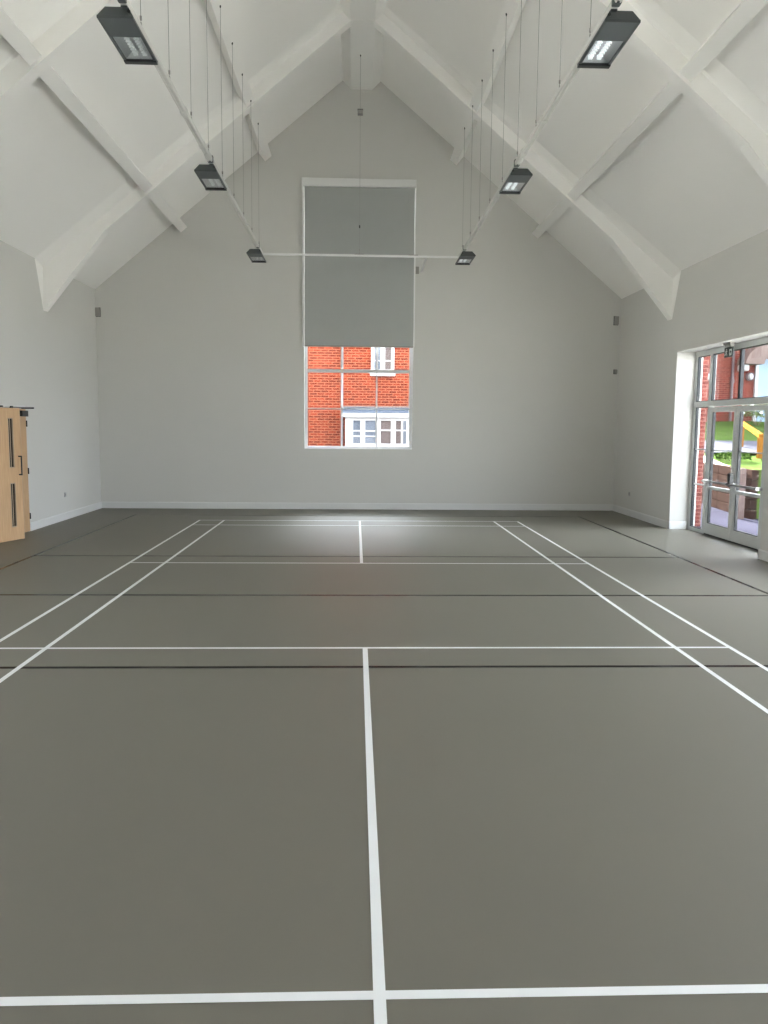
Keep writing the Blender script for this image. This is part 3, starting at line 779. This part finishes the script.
# and a brighter patch added above the house for the floor glare
d2 = nt.nodes.new('ShaderNodeVectorMath'); d2.operation = 'DOT_PRODUCT'; d2.inputs[1].default_value = Vector((-.05,.76,.65)).normalized(); nt.links.new(vn.outputs['Vector'], d2.inputs[0])
m2_ = nt.nodes.new('ShaderNodeMapRange'); m2_.inputs['From Min'].default_value = .86; m2_.inputs['From Max'].default_value = 1; m2_.interpolation_type = 'SMOOTHSTEP'
m2_.inputs['To Min'].default_value = 1; m2_.inputs['To Max'].default_value = 8
nt.links.new(d2.outputs['Value'], m2_.inputs['Value'])
mm = nt.nodes.new('ShaderNodeVectorMath'); mm.operation = 'SCALE'
nt.links.new(ml.outputs['Vector'], mm.inputs[0]); nt.links.new(m2_.outputs['Result'], mm.inputs['Scale']); 
# and a third patch added to brighten the floor by the glazed entrance
d3 = nt.nodes.new('ShaderNodeVectorMath'); d3.operation = 'DOT_PRODUCT'; d3.inputs[1].default_value = Vector((.80,.10,.55)).normalized(); nt.links.new(vn.outputs['Vector'], d3.inputs[0])
m3_ = nt.nodes.new('ShaderNodeMapRange'); m3_.inputs['From Min'].default_value = .80; m3_.inputs['From Max'].default_value = 1; m3_.interpolation_type = 'SMOOTHSTEP'
m3_.inputs['To Min'].default_value = 1; m3_.inputs['To Max'].default_value = 2.3
nt.links.new(d3.outputs['Value'], m3_.inputs['Value'])
m4_ = nt.nodes.new('ShaderNodeVectorMath'); m4_.operation = 'SCALE'
nt.links.new(mm.outputs['Vector'], m4_.inputs[0]); nt.links.new(m3_.outputs['Result'], m4_.inputs['Scale']); nt.links.new(m4_.outputs['Vector'], bg.inputs['Color'])
bg.inputs['Strength'].default_value = SKY
def portal(name, loc, direction, sx_, sy_):
    l = bpy.data.lights.new(name, 'AREA'); l.shape = 'RECTANGLE'; l.size = sx_; l.size_y = sy_
    l.cycles.is_portal = True
    o = bpy.data.objects.new(name, l); C.objects.link(o); o.location = loc
    o.rotation_euler = Vector(direction).to_track_quat('-Z','Y').to_euler()
portal('daylight_portal', (6.03,(DOOR_Y0+DOOR_Y1)/2,1.58), (-1,0,0), DOOR_Y1-DOOR_Y0, 3.15)
for a,c,_,_ in REAR_ADDED: portal('daylight_portal', (6.03,(a+c)/2,1.58), (-1,0,0), c-a, 3.15)
portal('daylight_portal', ((WX0+WX1)/2,YB+.30,(WZ0+3.47)/2), (0,-1,0), WX1-WX0, 3.47-WZ0)
for a,c,_,zt_ in LEFT_ADDED: portal('daylight_portal', (XL-.45,(a+c)/2,zt_/2), (1,0,0), c-a, zt_)
for x0,x1,z0,z1 in FRONT_OPEN: portal('daylight_portal', ((x0+x1)/2,YF-.33,(z0+z1)/2), (0,1,0), x1-x0, z1-z0)

# ------------------------------------------------------------------ camera
F, pitch, yaw, roll = 789.69, .1084, .0364, .0089
fw_ = Vector((math.sin(yaw)*math.cos(pitch), math.cos(yaw)*math.cos(pitch), -math.sin(pitch)))
r0 = Vector((math.cos(yaw), -math.sin(yaw), 0)); u0 = r0.cross(fw_)
R_ = r0*math.cos(roll)+u0*math.sin(roll); U_ = -r0*math.sin(roll)+u0*math.cos(roll)
cam = bpy.data.cameras.new('camera'); cam.sensor_fit = 'VERTICAL'; cam.sensor_height = 36; cam.lens = F/1024*36; cam.clip_end = 300
co = bpy.data.objects.new('camera', cam); C.objects.link(co)
mw = Matrix((R_, U_, -fw_)).transposed().to_4x4(); mw.translation = (-.0843,-8.2928,1.8036)
co.matrix_world = mw
sc = bpy.context.scene; sc.camera = co
sc.view_settings.view_transform = 'Standard'; sc.view_settings.look = 'None'; sc.view_settings.gamma = 1; sc.view_settings.exposure = .48
sc.view_settings.use_curve_mapping = False
sc.cycles.use_denoising = True
sc.cycles.max_bounces = 14; sc.cycles.diffuse_bounces = 8; sc.cycles.transparent_max_bounces = 16
sc.cycles.sample_clamp_indirect = 8
